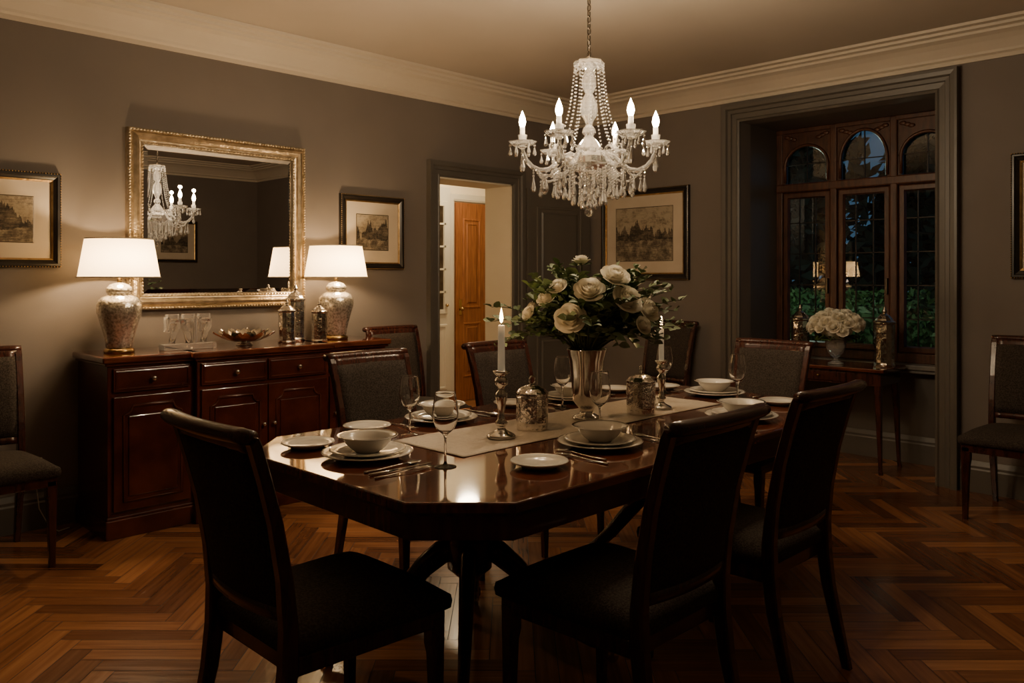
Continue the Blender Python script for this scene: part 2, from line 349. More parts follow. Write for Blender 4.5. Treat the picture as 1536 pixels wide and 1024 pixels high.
g=leaf_door(.80,2.15,'oakdoor',panels=[(.1,.36,.25,.85),(.44,.70,.25,.85),(.1,.36,1.0,1.98),(.44,.70,1.0,1.98)],side=-1,sgs=(1,))
g.done('door_2',(5.80,6.675,.005))
b=B(); b.ucasing(.82,2.17,[(0,0),(0,.03),(.02,.04),(.07,.04),(.08,.02),(.08,0)],'white'); b.done('trim_hall_door',(6.2,6.699,0))
b=B()
b.box(-.32,.32,-.07,-.002,0,2.3,'white',.004)
b.rings(.54,.7,[(0,.07,'white'),(.01,.085,'white'),(.03,.085,'white'),(.04,.072,'white'),(.27,.072,'white')],cz=.5)
b.rings(.54,1.2,[(0,.07,'white'),(.01,.09,'white'),(.05,.09,'white'),(.055,.075,'iron'),(.27,.075,'iron')],cz=1.55)
for i in range(1,5): b.box(-.24,.24,-.09,-.072,.95+i*.24-.01,.95+i*.24+.01,'white')
for x in (-.08,.08): b.box(x-.01,x+.01,-.092,-.072,1.0,2.1,'white')
b.ball((.24,-.11,1.05),.018,'brass',10,6)
b.done('hall_cupboard',(5.38,6.698,0))

# ------------------------------------------------------------ window
b=B(); W3=NY1-NY0; th=.07
fr=.05; mu=.055; lw=(W3-2*fr-2*mu)/3
xs=-W3/2+fr
b.box(-W3/2,-W3/2+fr,-th,0,.72,NH,'winwood',.004); b.box(W3/2-fr,W3/2,-th,0,.72,NH,'winwood',.004)
b.box(-W3/2,W3/2,-th,0,.72,.79,'winwood',.006); b.box(-W3/2,W3/2,-th-.012,0,2.03,2.10,'winwood',.012)
b.box(-W3/2,W3/2,-th-.008,0,NH-.035,NH,'winwood',.006)
for i in range(3):
    x0=xs+i*(lw+mu); x1=x0+lw; cx=(x0+x1)/2; ap=2.47 if i==1 else 2.40; sp=2.24
    if i<2: b.box(x1,x1+mu,-th-.01,0,.72,NH,'winwood',.010)
    n=18; R=lw/2-.022; vs=[];fs=[]
    arc=[(cx-R*cos(pi*t/n),sp+(ap-sp)*sin(pi*t/n)) for t in range(n+1)]
    xa=[x0]+[p[0] for p in arc]+[x1]; za=[sp]+[p[1] for p in arc]+[sp]
    for y in (-th+.012,-.01):
        for x,z in zip(xa,za): vs.append((x,y,z))
        for x,z in zip(xa,za): vs.append((x,y,NH-.03))
    m=len(xa); o2=2*m
    for j in range(m-1):
        fs.append((j,j+1,m+j+1,m+j)); fs.append((o2+j,o2+j+1,o2+m+j+1,o2+m+j)); fs.append((j,j+1,o2+j+1,o2+j))
    b.raw(vs,fs,'winwood')
    b.box(x0,x0+.022,-th+.012,-.01,2.09,sp+.01,'winwood'); b.box(x1-.022,x1,-th+.012,-.01,2.09,sp+.01,'winwood')
    pa=[(cx-R-.0,2.11)]+arc+[(cx+R,2.11)]
    b.tube([(x,-th+.008,z) for x,z in pa],.013,'winwood',6,up=(0,1,0))
    for sg in (-1,1):
        for q in range(3):
            b.ball((cx+sg*(lw/2-.035-.03*q),-th+.008,NH-.06-.012*q),.016,'winwood',8,6,sc=(1.6,.5,1))
    b.rings(lw-.004,1.24-.004,[(0,.03,'winwood'),(0,.055,'winwood'),(.01,.062,'winwood'),(.040,.062,'winwood'),(.050,.035,'winwood')],Matrix.Translation((cx,0,0)),cz=1.41)
    b.raw([(x0,-.03,.79),(x1,-.03,.79),(x1,-.03,2.03),(x0,-.03,2.03)],[(0,1,2,3)],'pane')
    b.raw([(x0,-.03,2.10),(x1,-.03,2.10),(x1,-.03,ap),(x0,-.03,ap)],[(0,1,2,3)],'pane')
    for q in (1,2): b.box(x0+lw*q/3-.004,x0+lw*q/3+.004,-.038,-.028,.79,2.03,'lead')
    b.box(cx-.004,cx+.004,-.038,-.028,2.10,ap,'lead')
    for q in range(1,5): b.box(x0,x1,-.038,-.028,.79+q*.248-.004,.79+q*.248+.004,'lead')
    b.box(x0+.02,x1-.02,-.038,-.028,2.25,2.258,'lead')
    b.box(x1-.028,x1-.012,-.09,-.06,1.22,1.34,'iron',.003)
b.done('window_1',(XN+.075,(NY0+NY1)/2,0),-pi/2)
b=B(); b.box(XN-.13,XN+.12,NY0+.002,NY1-.002,.685,.72,'stone',.006); b.box(XN-.11,XN,NY0+.002,NY1-.002,.66,.685,'stone',.006); b.done('window_sill')

# outside
b=B(); b.box(XN+.25,24,-8,16,-.3,-.2,'grass'); b.done('lawn_ground')
def leafq(b,c,s,k):
    d=Vector((random.gauss(0,1),random.gauss(0,1),random.gauss(0,1))).normalized(); e=d.cross(Vector((random.gauss(0,1),random.gauss(0,1),random.gauss(0,1)))).normalized()
    c=Vector(c); b.raw([c-d*s,c+e*s*.45,c+d*s,c-e*s*.45],[(0,1,2,3)],k)
b=B(); b.box(9.1,9.9,-1,9,-.2,1.05,'hedge',.1)
for i in range(9000):
    if random.random()<.7: c=(9.1-random.random()*.12,random.uniform(0,8),random.uniform(-.2,1.15))
    else: c=(random.uniform(9.05,9.9),random.uniform(0,8),1.08+random.uniform(-.05,.12))
    leafq(b,c,random.uniform(.03,.06),'hedge')
b.done('hedge',recalc=False)
def tree(x,y,h,r,n):
    b=B(); b.tube([(0,0,-.2),(.05,0,h*.3),(0,.08,h*.6),(0,0,h*.95)],[.16,.12,.08,.03],'bark',8)
    for i in range(9):
        a=i*2.4; z=h*(.3+.065*i); rr=r*(1-.08*i); b.tube([(0,0,z),(rr*.5*cos(a),rr*.5*sin(a),z+.3),(rr*cos(a),rr*sin(a),z+.35)],[.05,.03,.012],'bark',5)
    for i in range(n):
        t=random.random(); z=h*(.15+.88*t); rr=r*(1.05-.75*t)*math.sqrt(random.random()); a=random.uniform(0,2*pi)
        leafq(b,(rr*cos(a),rr*sin(a),z+random.gauss(0,.1)),random.uniform(.10,.20),'tree')
    return b.done('garden_tree',(x,y,0),recalc=False)
for x,y,h,r in ((12.5,3.2,4.4,1.25),(12.0,5.6,5.2,1.3),(13.5,4.5,3.8,1.1),(14,7.2,6.0,1.5),(14.5,2.2,5.4,1.3)): tree(x,y,h,r,2400)
light('garden_light',(8.0,4.2,2.1),42,(.75,1,.75),.1)
w=bpy.data.worlds.new('World'); bpy.context.scene.world=w; w.use_nodes=True
bg=w.node_tree.nodes['Background']
wt=w.node_tree; tc=wt.nodes.new('ShaderNodeTexCoord'); sx=wt.nodes.new('ShaderNodeSeparateXYZ'); wr=wt.nodes.new('ShaderNodeValToRGB')
wt.links.new(tc.outputs['Generated'],sx.inputs[0]); wt.links.new(sx.outputs['Z'],wr.inputs[0]); wt.links.new(wr.outputs[0],bg.inputs[0])
wr.color_ramp.elements[0].color=(.035,.085,.135,1); wr.color_ramp.elements[1].color=(.012,.028,.055,1); wr.color_ramp.elements[1].position=.5
bg.inputs[1].default_value=1.0

# ------------------------------------------------------------ pictures and mirror
def picture(name,w,h,loc,rz,fw=.045,mw=.1):
    b=B(); b.rings(w,h,[(0,0,'black'),(0,.024,'black'),(.003,.030,'black'),(.010,.034,'black'),(.02,.034,'black'),(.026,.028,'black'),(fw*.78,.020,'black'),(fw*.80,.024,'gold'),(fw,.020,'gold'),(fw,.012,'gold')])
    x=w/2-fw; z=h/2-fw
    b.raw([(-x,-.013,-z),(x,-.013,-z),(x,-.013,z),(-x,-.013,z)],[(0,1,2,3)],'matb')
    b.rings(w-2*fw-2*mw,h-2*fw-2*mw,[(-.005,.0132,'iron'),(0,.0142,'iron')])
    x=w/2-fw-mw; z=h/2-fw-mw
    b.raw([(-x,-.0145,-z),(x,-.0145,-z),(x,-.0145,z),(-x,-.0145,z)],[(0,1,2,3)],'print')
    nb=int(w/.014)
    for i in range(nb):
        for s in (-1,1): b.ball((-w/2+w*(i+.5)/nb,-.030,s*(h/2-.004)),.004,'gold',6,4)
    nb=int(h/.014)
    for i in range(nb):
        for s in (-1,1): b.ball((s*(w/2-.004),-.030,-h/2+h*(i+.5)/nb),.004,'gold',6,4)
    return b.done(name,loc,rz,recalc=False)
picture('framed_etching',.70,.51,(1.408-.35,YW-.001,1.655),0,.05,.085)
picture('framed_etching',.552,.53,(3.461,YW-.001,1.67),0,.05,.09)
picture('framed_etching',.90,.77,(XW-.001,4.10,1.71),-pi/2,.06,.10)
picture('framed_etching',.90,.76,(XW-.001,.92,1.72),-pi/2,.06,.10)
picture('framed_etching',.62,.56,(4.5,YR+.001,1.82),pi,.045,.09)
b=B(); w_,h_=1.146,1.053
b.rings(w_,h_,[(0,0,'silvergold'),(0,.035,'silvergold'),(.006,.045,'silvergold'),(.014,.045,'silvergold'),(.018,.036,'silvergold'),(.03,.05,'silvergold'),(.045,.056,'silvergold'),(.06,.048,'silvergold'),(.066,.036,'silvergold'),(.074,.034,'silvergold'),(.078,.04,'silvergold'),(.088,.036,'silvergold'),(.09,.02,'silvergold')])
x=w_/2-.09; z=h_/2-.09
b.rings(w_-.18,h_-.18,[(0,.018,'mirror'),(.028,.0215,'mirror')])
x2=x-.028; z2=z-.028
b.raw([(-x2,-.0215,-z2),(x2,-.0215,-z2),(x2,-.0215,z2),(-x2,-.0215,z2)],[(0,1,2,3)],'mirror')
for s in (-1,1):
    n=60
    for i in range(n):
        b.ball((-w_/2+w_*(i+.5)/n,-.047,s*(h_/2-.010)),.007,'silvergold',6,4)
        b.ball((s*(w_/2-.010),-.047,-h_/2+h_*(i+.5)/n),.007,'silvergold',6,4)
    n=46
    for i in range(n):
        b.ball((-x+2*x*(i+.5)/n,-.04,s*(z+.007)),.006,'silvergold',6,4)
        b.ball((s*(x+.007),-.04,-z+2*z*(i+.5)/n),.006,'silvergold',6,4)
b.done('wall_mirror',(2.323,YW-.001,1.685),0,recalc=False)

# ------------------------------------------------------------ sideboard
def sideboard():
    b=B()
    secs=[(-.87,-.42,.46),(-.42,.41,.50),(.41,.87,.46)]
    for x0,x1,d in secs:
        b.box(x0,x1,-d,-.002,.10,.90,'mahog',.004)
        b.box(x0-.012,x1+.012,-d-.014,-.002,0,.10,'mahog',.006)
        b.box(x0-.006,x1+.006,-d-.008,-.002,.098,.115,'mahog',.006)
        b.box(x0-.03,x1+.03,-d-.03,0,.905,.94,'mahogx',.010,seg=3)
        b.box(x0-.015,x1+.015,-d-.016,-.002,.89,.907,'mahog',.006)
    def door(x0,x1,d,kx):
        z0,z1=.14,.73
        b.box(x0,x1,-d-.016,-d+.002,z0,z1,'mahog',.003)
        c=.045; m=.05
        X0,X1,Z0,Z1=x0+m,x1-m,z0+m,z1-m
        pts=[(X0,Z0),(X1,Z0),(X1,Z1-c)]+[(X1-c*sin(pi/2*t/4),Z1-c*cos(pi/2*t/4)) for t in range(1,4)]+[(X1-c,Z1)]
        pts+=[(X0+c,Z1)]+[(X0+c*cos(pi/2*t/4),Z1-c*sin(pi/2*t/4)) for t in range(1,4)]+[(X0,Z1-c)]
        b.tube([(x,-d-.017,z) for x,z in pts],.008,'mahog',6,closed=True,up=(0,1,0))
        ii=.022
        b.box(X0+ii,X1-ii,-d-.022,-d-.012,Z0+ii,Z1-c-ii*.2,'mahog',.006)
        b.lathe([(0,.03),(.006,.029),(.012,.024),(.011,.018),(.005,.014),(.006,0),(.012,-.004)],'silver',12,T=Matrix.Translation((kx,-d-.012,.5))@Matrix.Rotation(pi/2,4,'X'))
    def drawer(x0,x1,d,ks):
        b.box(x0,x1,-d-.014,-d+.002,.755,.875,'mahog',.003)
        b.rings(x1-x0-.02,.10,[(0,.0,'mahog'),(0,d+.017,'mahog'),(.006,d+.019,'mahog'),(.01,d+.014,'mahog')],Matrix.Translation(((x0+x1)/2,0,0)),cz=.815)
        for k in ks: b.lathe([(0,.032),(.008,.031),(.015,.025),(.013,.018),(.006,.013),(.006,0),(.013,-.004)],'silver',12,T=Matrix.Translation((k,-d-.010,.815))@Matrix.Rotation(pi/2,4,'X'))
    drawer(-.845,-.445,.46,[-.645]); door(-.845,-.445,.46,-.47)
    drawer(-.40,-.01,.50,[-.2]); drawer(.0,.39,.50,[.195]); door(-.40,-.008,.50,-.035); door(-.002,.39,.50,.03)
    drawer(.435,.845,.46,[.64]); door(.435,.845,.46,.47)
    return b.done('sideboard',(2.36,YW-.025,0))
sideboard()
SB=.9405
# ------------------------------------------------------------ lamps
def lamp():
    b=B()
    b.lathe([(0,0),(.076,0),(.079,.01),(.074,.02),(.062,.026)],'brass',28)
    b.lathe([(.058,.024),(.067,.03),(.070,.06),(.082,.11),(.099,.17),(.112,.215),(.115,.245),(.110,.275),(.09,.298),(.066,.31),(.056,.318)],'mercury',32)
    b.lathe([(.056,.316),(.066,.325),(.068,.345),(.062,.352),(.05,.366),(.028,.374),(.012,.378)],'mercury',28)
    b.lathe([(.012,.376),(.012,.41),(.02,.415),(.02,.44),(.006,.45),(.006,.60),(.012,.604),(.008,.618),(.0,.622)],'brass',20)
    b.lathe([(.205,.405),(.170,.615)],'shade',48)
    for r,z in ((.2055,.408),(.1705,.613)): b.tube([(r*cos(a*pi/24),r*sin(a*pi/24),z) for a in range(48)],.0035,'linen',6,closed=True)
    for a in range(3): b.tube([(0,0,.605),(.168*cos(a*2.094),.168*sin(a*2.094),.605)],.002,'brass',5)
    return b
l1=lamp().done('table_lamp',(1.627,4.64,SB),recalc=False); l2=inst(l1,(2.995,4.64,SB))
for l in (l1,l2):
    light('lamp_bulb',(l.location.x,l.location.y-.05,SB+.49),19,(1,.70,.39),.03,l)
b=B(); b.tube([(1.28,YW-.02,.30),(1.28,YW-.03,.28),(1.29,YW-.06,.12),(1.33,YW-.1,.02),(1.36,YW-.15,.006),(1.42,YW-.12,.006)],.003,'cord',6); b.box(1.24,1.32,YW-.012,YW-.001,.26,.38,'white',.003); b.done('power_cord')

def jar(h=.30,r=.062,k='hammer',seg=16):
    b=B()
    b.lathe([(0,0),(r*1.02,0),(r*1.05,h*.03),(r*.97,h*.06),(r*.98,h*.3),(r,h*.62),(r*.98,h*.70),(r*1.08,h*.72),(r*1.08,h*.745),(r*.9,h*.765),(r*.78,h*.80),(r*.5,h*.85),(r*.22,h*.88),(r*.12,h*.90)],k,seg,smooth=False)
    b.lathe([(r*.12,h*.89),(r*.22,h*.91),(r*.24,h*.935),(r*.12,h*.955),(r*.14,h*.975),(0,h)],'silver',10)
    return b
jA=jar(.36,.062,'hammer',12).done('silver_lantern_jar',(2.73,4.70,SB)); jB=jar(.27,.052,'hammer',12).done('mercury_jar',(2.60,4.58,SB))
inst(jB,(2.80,4.53,SB),.3,.95)
b=B()
def leafpetal(a,l,w,z0,z1,k):
    vs=[];fs=[];n=6;m=4
    for i in range(n+1):
        t=i/n; r=.03+l*t; z=z0+(z1-z0)*t**1.8; ww=w*sin(pi*min(1,.12+.85*t))**.7
        for j in range(m+1):
            u=-1+2*j/m; x=r; y=u*ww; vs.append((x*cos(a)-y*sin(a),x*sin(a)+y*cos(a),z+.012*u*u))
    for i in range(n):
        for j in range(m): fs.append((i*(m+1)+j,i*(m+1)+j+1,(i+1)*(m+1)+j+1,(i+1)*(m+1)+j))
    b.raw(vs,fs,k,True)
b.lathe([(0,0),(.05,0),(.045,.01),(.03,.018),(.05,.024),(.09,.035)],'silver',24)
for i in range(9): leafpetal(i*2*pi/9,.15,.055,.018,.075,'hammer')
for i in range(9): leafpetal(i*2*pi/9+.35,.11,.045,.022,.085,'hammer')
b.done('silver_leaf_bowl',(2.33,4.60,SB),recalc=False)
b=B(); b.box(-.15,.15,-.04,.04,0,.035,'crystal',.004)
for cx,s in ((-.09,1),(0,-1),(.09,1)):
    b.box(cx-.033,cx+.033,-.022,.022,.17,.20,'crystal',.004)
    b.box(cx-.033*s-.010,cx-.033*s+.012,-.022,.022,.10 if s>0 else .036,.185,'crystal',.004)
    pts=[(cx+.030*s,0,.17),(cx+.028*s,0,.13),(cx+.008*s,0,.09),(cx-.004*s,0,.036)]
    b.tube(pts,[.018,.018,.016,.018],'crystal',8)
    b.tube([(cx+.02*cos(t*pi/6),0,.13+.022*sin(t*pi/6)) for t in range(12)],.010,'crystal',6,closed=True,up=(0,1,0))
b.done('crystal_sculpture',(1.975,4.57,SB))

# ------------------------------------------------------------ chairs
def chair():
    b=B(); F='fabric'; W='mahogd'
    b.prism([(-.232,.245),(.232,.245),(.208,-.215),(-.208,-.215)],.375,.425,W,.006)
    n=14; vs=[];fs=[]
    def half(y): return .208+(.246-.208)*((y+.225)/.485)
    for i in range(n+1):
        for j in range(n+1):
            u=-1+2*i/n; v=-1+2*j/n
            y=.0175+v*.242; x=u*half(y)*1.0
            edge=(1-abs(u)**6)*(1-abs(v)**6)
            if abs(u)>.8 and abs(v)>.8:
                q=((abs(u)-.8)**2+(abs(v)-.8)**2)**.5
                if q>.2: x*= 1-(q-.2)*.18; y=.0175+(y-.0175)*(1-(q-.2)*.18)
            vs.append((x,y,.462+.036*edge**.6+.012*(1-u*u)*(1-v*v)))
    for i in range(n):
        for j in range(n): fs.append((i*(n+1)+j,(i+1)*(n+1)+j,(i+1)*(n+1)+j+1,i*(n+1)+j+1))
    loop=[i*(n+1) for i in range(n+1)]+[n*(n+1)+j for j in range(1,n+1)]+[i*(n+1)+n for i in range(n-1,-1,-1)]+[j for j in range(n-1,0,-1)]
    o=len(vs)
    for z,sc in ((.445,1.012),(.425,1.0),(.420,.97)):
        for q in loop: x,y,_=vs[q]; vs.append((x*sc,.0175+(y-.0175)*sc,z))
    m=len(loop)
    for q in range(m): fs.append((loop[q],loop[(q+1)%m],o+(q+1)%m,o+q))
    for r in range(2):
        for q in range(m): fs.append((o+r*m+q,o+r*m+(q+1)%m,o+(r+1)*m+(q+1)%m,o+(r+1)*m+q))
    b.raw(vs,fs,F,True)
    for sx in (-1,1):
        b.loft([(sx*.210,.222,.40),(sx*.210,.222,.33),(sx*.212,.224,.30),(sx*.214,.228,.0)],[(.046,.046),(.046,.046),(.040,.040),(.026,.026)],W)
        path=[(-.305,0),(-.272,.14),(-.240,.28),(-.225,.40),(-.224,.50),(-.236,.62),(-.262,.76),(-.292,.87),(-.318,.955),(-.328,.975)]
        xs=[.200,.198,.197,.197,.198,.200,.203,.206,.208,.208]
        b.loft([(sx*x,y,z) for x,(y,z) in zip(xs,path)],[(.026,.030),(.030,.036),(.034,.042),(.036,.046),(.034,.042),(.033,.036),(.032,.032),(.032,.030),(.034,.03),(.034,.03)],W)
    def yb(z):
        P=[(.40,-.225),(.50,-.224),(.62,-.236),(.76,-.262),(.87,-.292),(.955,-.318),(1.02,-.338)]
        for (a,ya),(c,yc) in zip(P[:-1],P[1:]):
            if z<=c: return ya+(yc-ya)*(z-a)/(c-a)
        return P[-1][1]
    def slab(z0,z1,nz,hw0,hw1,th,k,puff=0,curve=.022):
        nx=10; vs=[];fs=[]
        for side in (1,-1):
            for i in range(nz+1):
                z=z0+(z1-z0)*i/nz; hw=hw0+(hw1-hw0)*i/nz; vv=-1+2*i/nz
                for j in range(nx+1):
                    u=-1+2*j/nx; pf=puff*((1-u**4)*(1-vv**4))
                    vs.append((u*hw,yb(z)-curve*(1-u*u)+side*(th/2+pf),z))
        A=(nz+1)*(nx+1)
        for i in range(nz):
            for j in range(nx):
                q=i*(nx+1)+j; fs.append((q,q+1,q+nx+2,q+nx+1)); fs.append((A+q,A+q+1,A+q+nx+2,A+q+nx+1))
        for i in range(nz):
            for j in (0,nx): q=i*(nx+1)+j; fs.append((q,q+nx+1,A+q+nx+1,A+q))
        for j in range(nx):
            for i in (0,nz): q=i*(nx+1)+j; fs.append((q,q+1,A+q+1,A+q))
        b.raw(vs,fs,k,True)
    slab(.545,.945,10,.186,.194,.026,F,.012)
    slab(.515,.548,2,.186,.186,.030,W)
    slab(.935,.975,3,.20,.20,.026,W)
    pts=[(-.228+.456*i/12,-.338-.022*(1-(-1+2*i/12)**2),.980) for i in range(13)]
    b.tube(pts,[.020]+[.023]*11+[.020],W,12,sc=(.85,1.15))
    return b.done('dining_chair',(0,0,0))
CH=chair()
CH.location=(1.24,1.98,0); CH.rotation_euler=(0,0,-pi/2)
for x,y,rz in ((1.89,1.46,0),(2.61,1.48,0),(2.265,2.90,pi),(3.11,2.90,pi),(3.94,2.20,pi/2),(3.53,4.42,pi),(5.25,3.75,pi/2),(.96,4.43,pi),(5.24,1.22,pi/2)):
    inst(CH,(x,y,0),rz)

# ------------------------------------------------------------ dining table
TX0,TX1,TY0,TY1=1.31,3.80,1.50,2.75; TZ=.76
cxT,cyT=(TX0+TX1)/2,(TY0+TY1)/2
def octo(i,c=.205):
    x0,x1,y0,y1=TX0-cxT+i,TX1-cxT-i,TY0-cyT+i,TY1-cyT-i
    return [(x0+c,y0),(x1-c,y0),(x1,y0+c),(x1,y1-c),(x1-c,y1),(x0+c,y1),(x0,y1-c),(x0,y0+c)]
b=B()
b.prism(octo(0),.733,TZ,'mahogx',.007,only='top')
b.prism(octo(.006),.722,.733,'mahogd')
b.prism(octo(.016,.198),.655,.723,'mahog',.002)
for px in (1.92,3.20):
    ox=px-cxT; oy=2.13-cyT
    b.lathe([(.0,.655),(.11,.655),(.11,.64),(.075,.63),(.058,.61),(.052,.585),(.062,.57),(.062,.558),(.05,.545),(.05,.52),(.07,.49),(.085,.47),(.085,.455),(.075,.445),(.078,.43),(.078,.335),(.066,.325),(.05,.31),(.03,.295),(.02,.28),(0,.275)],'mahogd',28,loc=(ox,oy,0))
    for q in range(4):
        a=pi/4+q*pi/2
        pr=[(.05,.40),(.10,.385),(.16,.335),(.23,.255),(.30,.175),(.37,.11),(.43,.075),(.475,.062)]; rr=[.042,.042,.038,.034,.030,.026,.023,.021]
        b.tube([(ox+r*cos(a),oy+r*sin(a),z) for r,z in pr],rr,'mahogd',8,sc=(1.0,.75))
        b.tube([(ox+r*cos(a),oy+r*sin(a),z) for r,z in ((.462,.064),(.50,.060),(.51,.052))],[.022,.021,.016],'brass',8)
        T=Matrix.Translation((ox+.50*cos(a),oy+.50*sin(a),.022))@Matrix.Rotation(a,4,'Z')@Matrix.Rotation(pi/2,4,'X')
        b.lathe([(0,-.011),(.018,-.011),(.022,-.006),(.022,.006),(.018,.011),(0,.011)],'brass',16,T=T)
        b.box(-.006,.006,-.014,.014,.02,.05,'brass',.001,T=Matrix.Translation((ox+.50*cos(a),oy+.50*sin(a),0))@Matrix.Rotation(a,4,'Z'))
b.done('dining_table',(cxT,cyT,0))
b=B(); nx,ny=90,16; vs=[];fs=[]
RX0,RX1,RY0,RY1=1.77,3.36,1.995,2.375
for s in (0,1):
    for i in range(nx+1):
        for j in range(ny+1):
            x=RX0+(RX1-RX0)*i/nx; y=RY0+(RY1-RY0)*j/ny
            wv=.0015+.0015*sin(x*9+3*sin(y*11))*sin(y*14+x*3)
            y+= .006*sin(x*7)*(1 if j in(0,) else 0)
            vs.append((x-2.56,y-2.185,max(.0008,wv)+ (.0018 if s else 0)))
A=(nx+1)*(ny+1)
for i in range(nx):
    for j in range(ny):
        q=i*(ny+1)+j; fs.append((q,q+1,q+ny+2,q+ny+1)); fs.append((A+q,A+q+1,A+q+ny+2,A+q+ny+1))
for i in range(nx):
    for j in (0,ny): q=i*(ny+1)+j; fs.append((q,q+ny+1,A+q+ny+1,A+q))
for j in range(ny):
    for i in (0,nx): q=i*(ny+1)+j; fs.append((q,q+1,A+q+1,A+q))
b.raw(vs,fs,'linen',True); b.done('table_runner',(2.56,2.185,TZ))
RZ=TZ+.0048

# ------------------------------------------------------------ tableware
def plate(r,k='china'):
    b=B(); b.lathe([(0,.003),(r*.55,.003),(r*.58,0),(r*.62,.003),(r*.72,.008),(r*.98,.018),(r,.020),(r*.99,.0225),(r*.72,.0125),(r*.62,.0075),(0,.0065)],k,40)
    b.lathe([(r*.955,.0208),(r*.985,.0226)],'silver',40); return b
P0=(1.56,2.23)
PL=plate(.15).done('dinner_plate',(*P0,TZ)); PS=plate(.125).done('salad_plate',(*P0,TZ+.0085)); SP=plate(.092).done('side_plate',(1.50,2.50,TZ))
b=B(); b.lathe([(0,.004),(.035,.004),(.038,0),(.042,.004),(.058,.016),(.074,.034),(.080,.048),(.098,.054),(.100,.0555),(.098,.057),(.078,.052),(.070,.036),(.055,.02),(.035,.0085),(0,.008)],'china',40)
b.lathe([(.092,.0568),(.098,.0573)],'silver',40)
BW=b.done('soup_bowl',(*P0,TZ+.0165))
def setting(x,y):
    inst(PL,(x,y,TZ)); inst(PS,(x,y,TZ+.0085)); inst(BW,(x,y,TZ+.0165))
for x,y in ((2.235,1.80),(2.16,2.57),(2.97,2.57),(3.60,2.17),(3.08,1.73)): setting(x,y)
for x,y in ((1.855,1.735),(1.83,2.62),(2.64,2.63),(2.70,1.64),(3.55,1.80),(3.35,2.60),(3.60,2.48)): inst(SP,(x,y,TZ))
def wine():
    b=B(); b.lathe([(0,0),(.030,0),(.034,0),(.035,.0008),(.0345,.0018),(.030,.0026),(.018,.0045),(.007,.009),(.0042,.016),(.0038,.05),(.004,.088),(.006,.098),(.012,.104),(.019,.1095),(.028,.119),(.035,.133),(.0395,.150),(.0408,.168),(.0395,.185),(.037,.202),(.0345,.218),(.0325,.230),(.0323,.2318),(.0319,.2325),(.0315,.2318),(.0314,.230),(.0334,.218),(.0359,.202),(.0384,.185),(.0397,.168),(.0384,.150),(.0338,.134),(.0265,.1205),(.018,.1118),(.009,.1075),(0,.1065)],'glass',40)
    return b
WG=wine().done('wine_glass',(1.647,1.94,TZ))
for x,y,s in ((1.885,2.425,.95),(2.42,1.95,1),(2.75,2.43,1),(3.475,2.38,1.02),(3.42,1.94,1)): inst(WG,(x,y,TZ),0,s)
def fork():
    b=B()
    b.tube([(0,-.10,.003),(0,-.06,.003),(0,-.01,.005),(0,.03,.008)],[.006,.0045,.003,.0035],'silver',8,sc=(.5,1))
    b.prism([(-.004,.028),(.004,.028),(.011,.045),(.011,.056),(-.011,.056),(-.011,.045)],.005,.008,'silver',.0005,seg=1)
    for i in range(4): b.tube([(-.009+i*.006,.054,.0065),(-.009+i*.006,.08,.0045),(-.009+i*.006,.096,.006)],[.0018,.0016,.001],'silver',5)
    return b
def knife():
    b=B(); b.tube([(0,-.11,.004),(0,-.06,.004),(0,-.015,.004)],[.006,.0055,.004],'silver',8,sc=(.6,1))
    b.prism([(-.004,-.016),(.005,-.016),(.009,.02),(.009,.08),(.003,.105),(-.004,.10)],.003,.0048,'silver'); return b
def spoon():
    b=B(); b.tube([(0,-.10,.003),(0,-.05,.003),(0,.02,.006),(0,.045,.005)],[.006,.0045,.0028,.004],'silver',8,sc=(.5,1))
    b.lathe([(0,.001),(.010,.002),(.017,.006),(.0172,.0068),(.010,.0032),(0,.0022)],'silver',20,T=Matrix.Translation((0,.068,0))@Matrix.Diagonal((1,1.5,1,1))); return b
FK=fork().done('fork',(1.51,1.965,TZ),-pi/2); KN=knife().done('knife',(1.53,2.005,TZ),-pi/2); SN=spoon().done('spoon',(1.53,2.045,TZ),-pi/2)
for q in (FK,KN,SN): q.scale=(1.1,1.1,1.1)
for x,y,r in ((2.025,1.71,.0),(2.065,1.75,.0),(2.78,2.545,pi),(2.84,1.64,0),(3.62,2.36,pi/2),(1.97,2.60,pi)): inst(FK,(x,y,TZ),r,1.1)
for x,y,r in ((2.43,1.74,0),(2.36,2.60,pi),(3.17,2.60,pi),(3.62,1.98,pi/2)): inst(KN,(x,y,TZ),r,1.1)
for x,y,r in ((2.47,1.73,0),(2.41,2.60,pi),(3.22,2.6,pi)): inst(SN,(x,y,TZ),r,1.1)
def cstick():
    b=B(); b.lathe([(0,0),(.052,0),(.054,.006),(.048,.012),(.036,.018),(.020,.026),(.014,.036),(.02,.044),(.024,.054),(.014,.066),(.011,.09),(.016,.12),(.022,.145),(.022,.16),(.012,.172),(.012,.182),(.022,.192),(.026,.205),(.020,.216),(.014,.222),(.030,.236),(.032,.242),(.016,.244),(0,.244)],'silver',28)
    b.lathe([(0,.24),(.0135,.24),(.0125,.405),(.010,.41),(0,.408)],'candle',20)
    b.tube([(0,0,.406),(.001,0,.422)],.0012,'black',5)
    b.lathe([(0,.416),(.005,.422),(.0075,.433),(.006,.447),(.003,.462),(0,.472)],'flame',12); return b
CS=cstick().done('candlestick',(2.08,2.135,RZ)); CS2=inst(CS,(3.04,2.10,RZ),0,.88)
for c in (CS,CS2): light('candle_glow',(c.location.x,c.location.y,c.location.z+.50*c.scale.x),1.4,(1,.6,.28),.012,c)
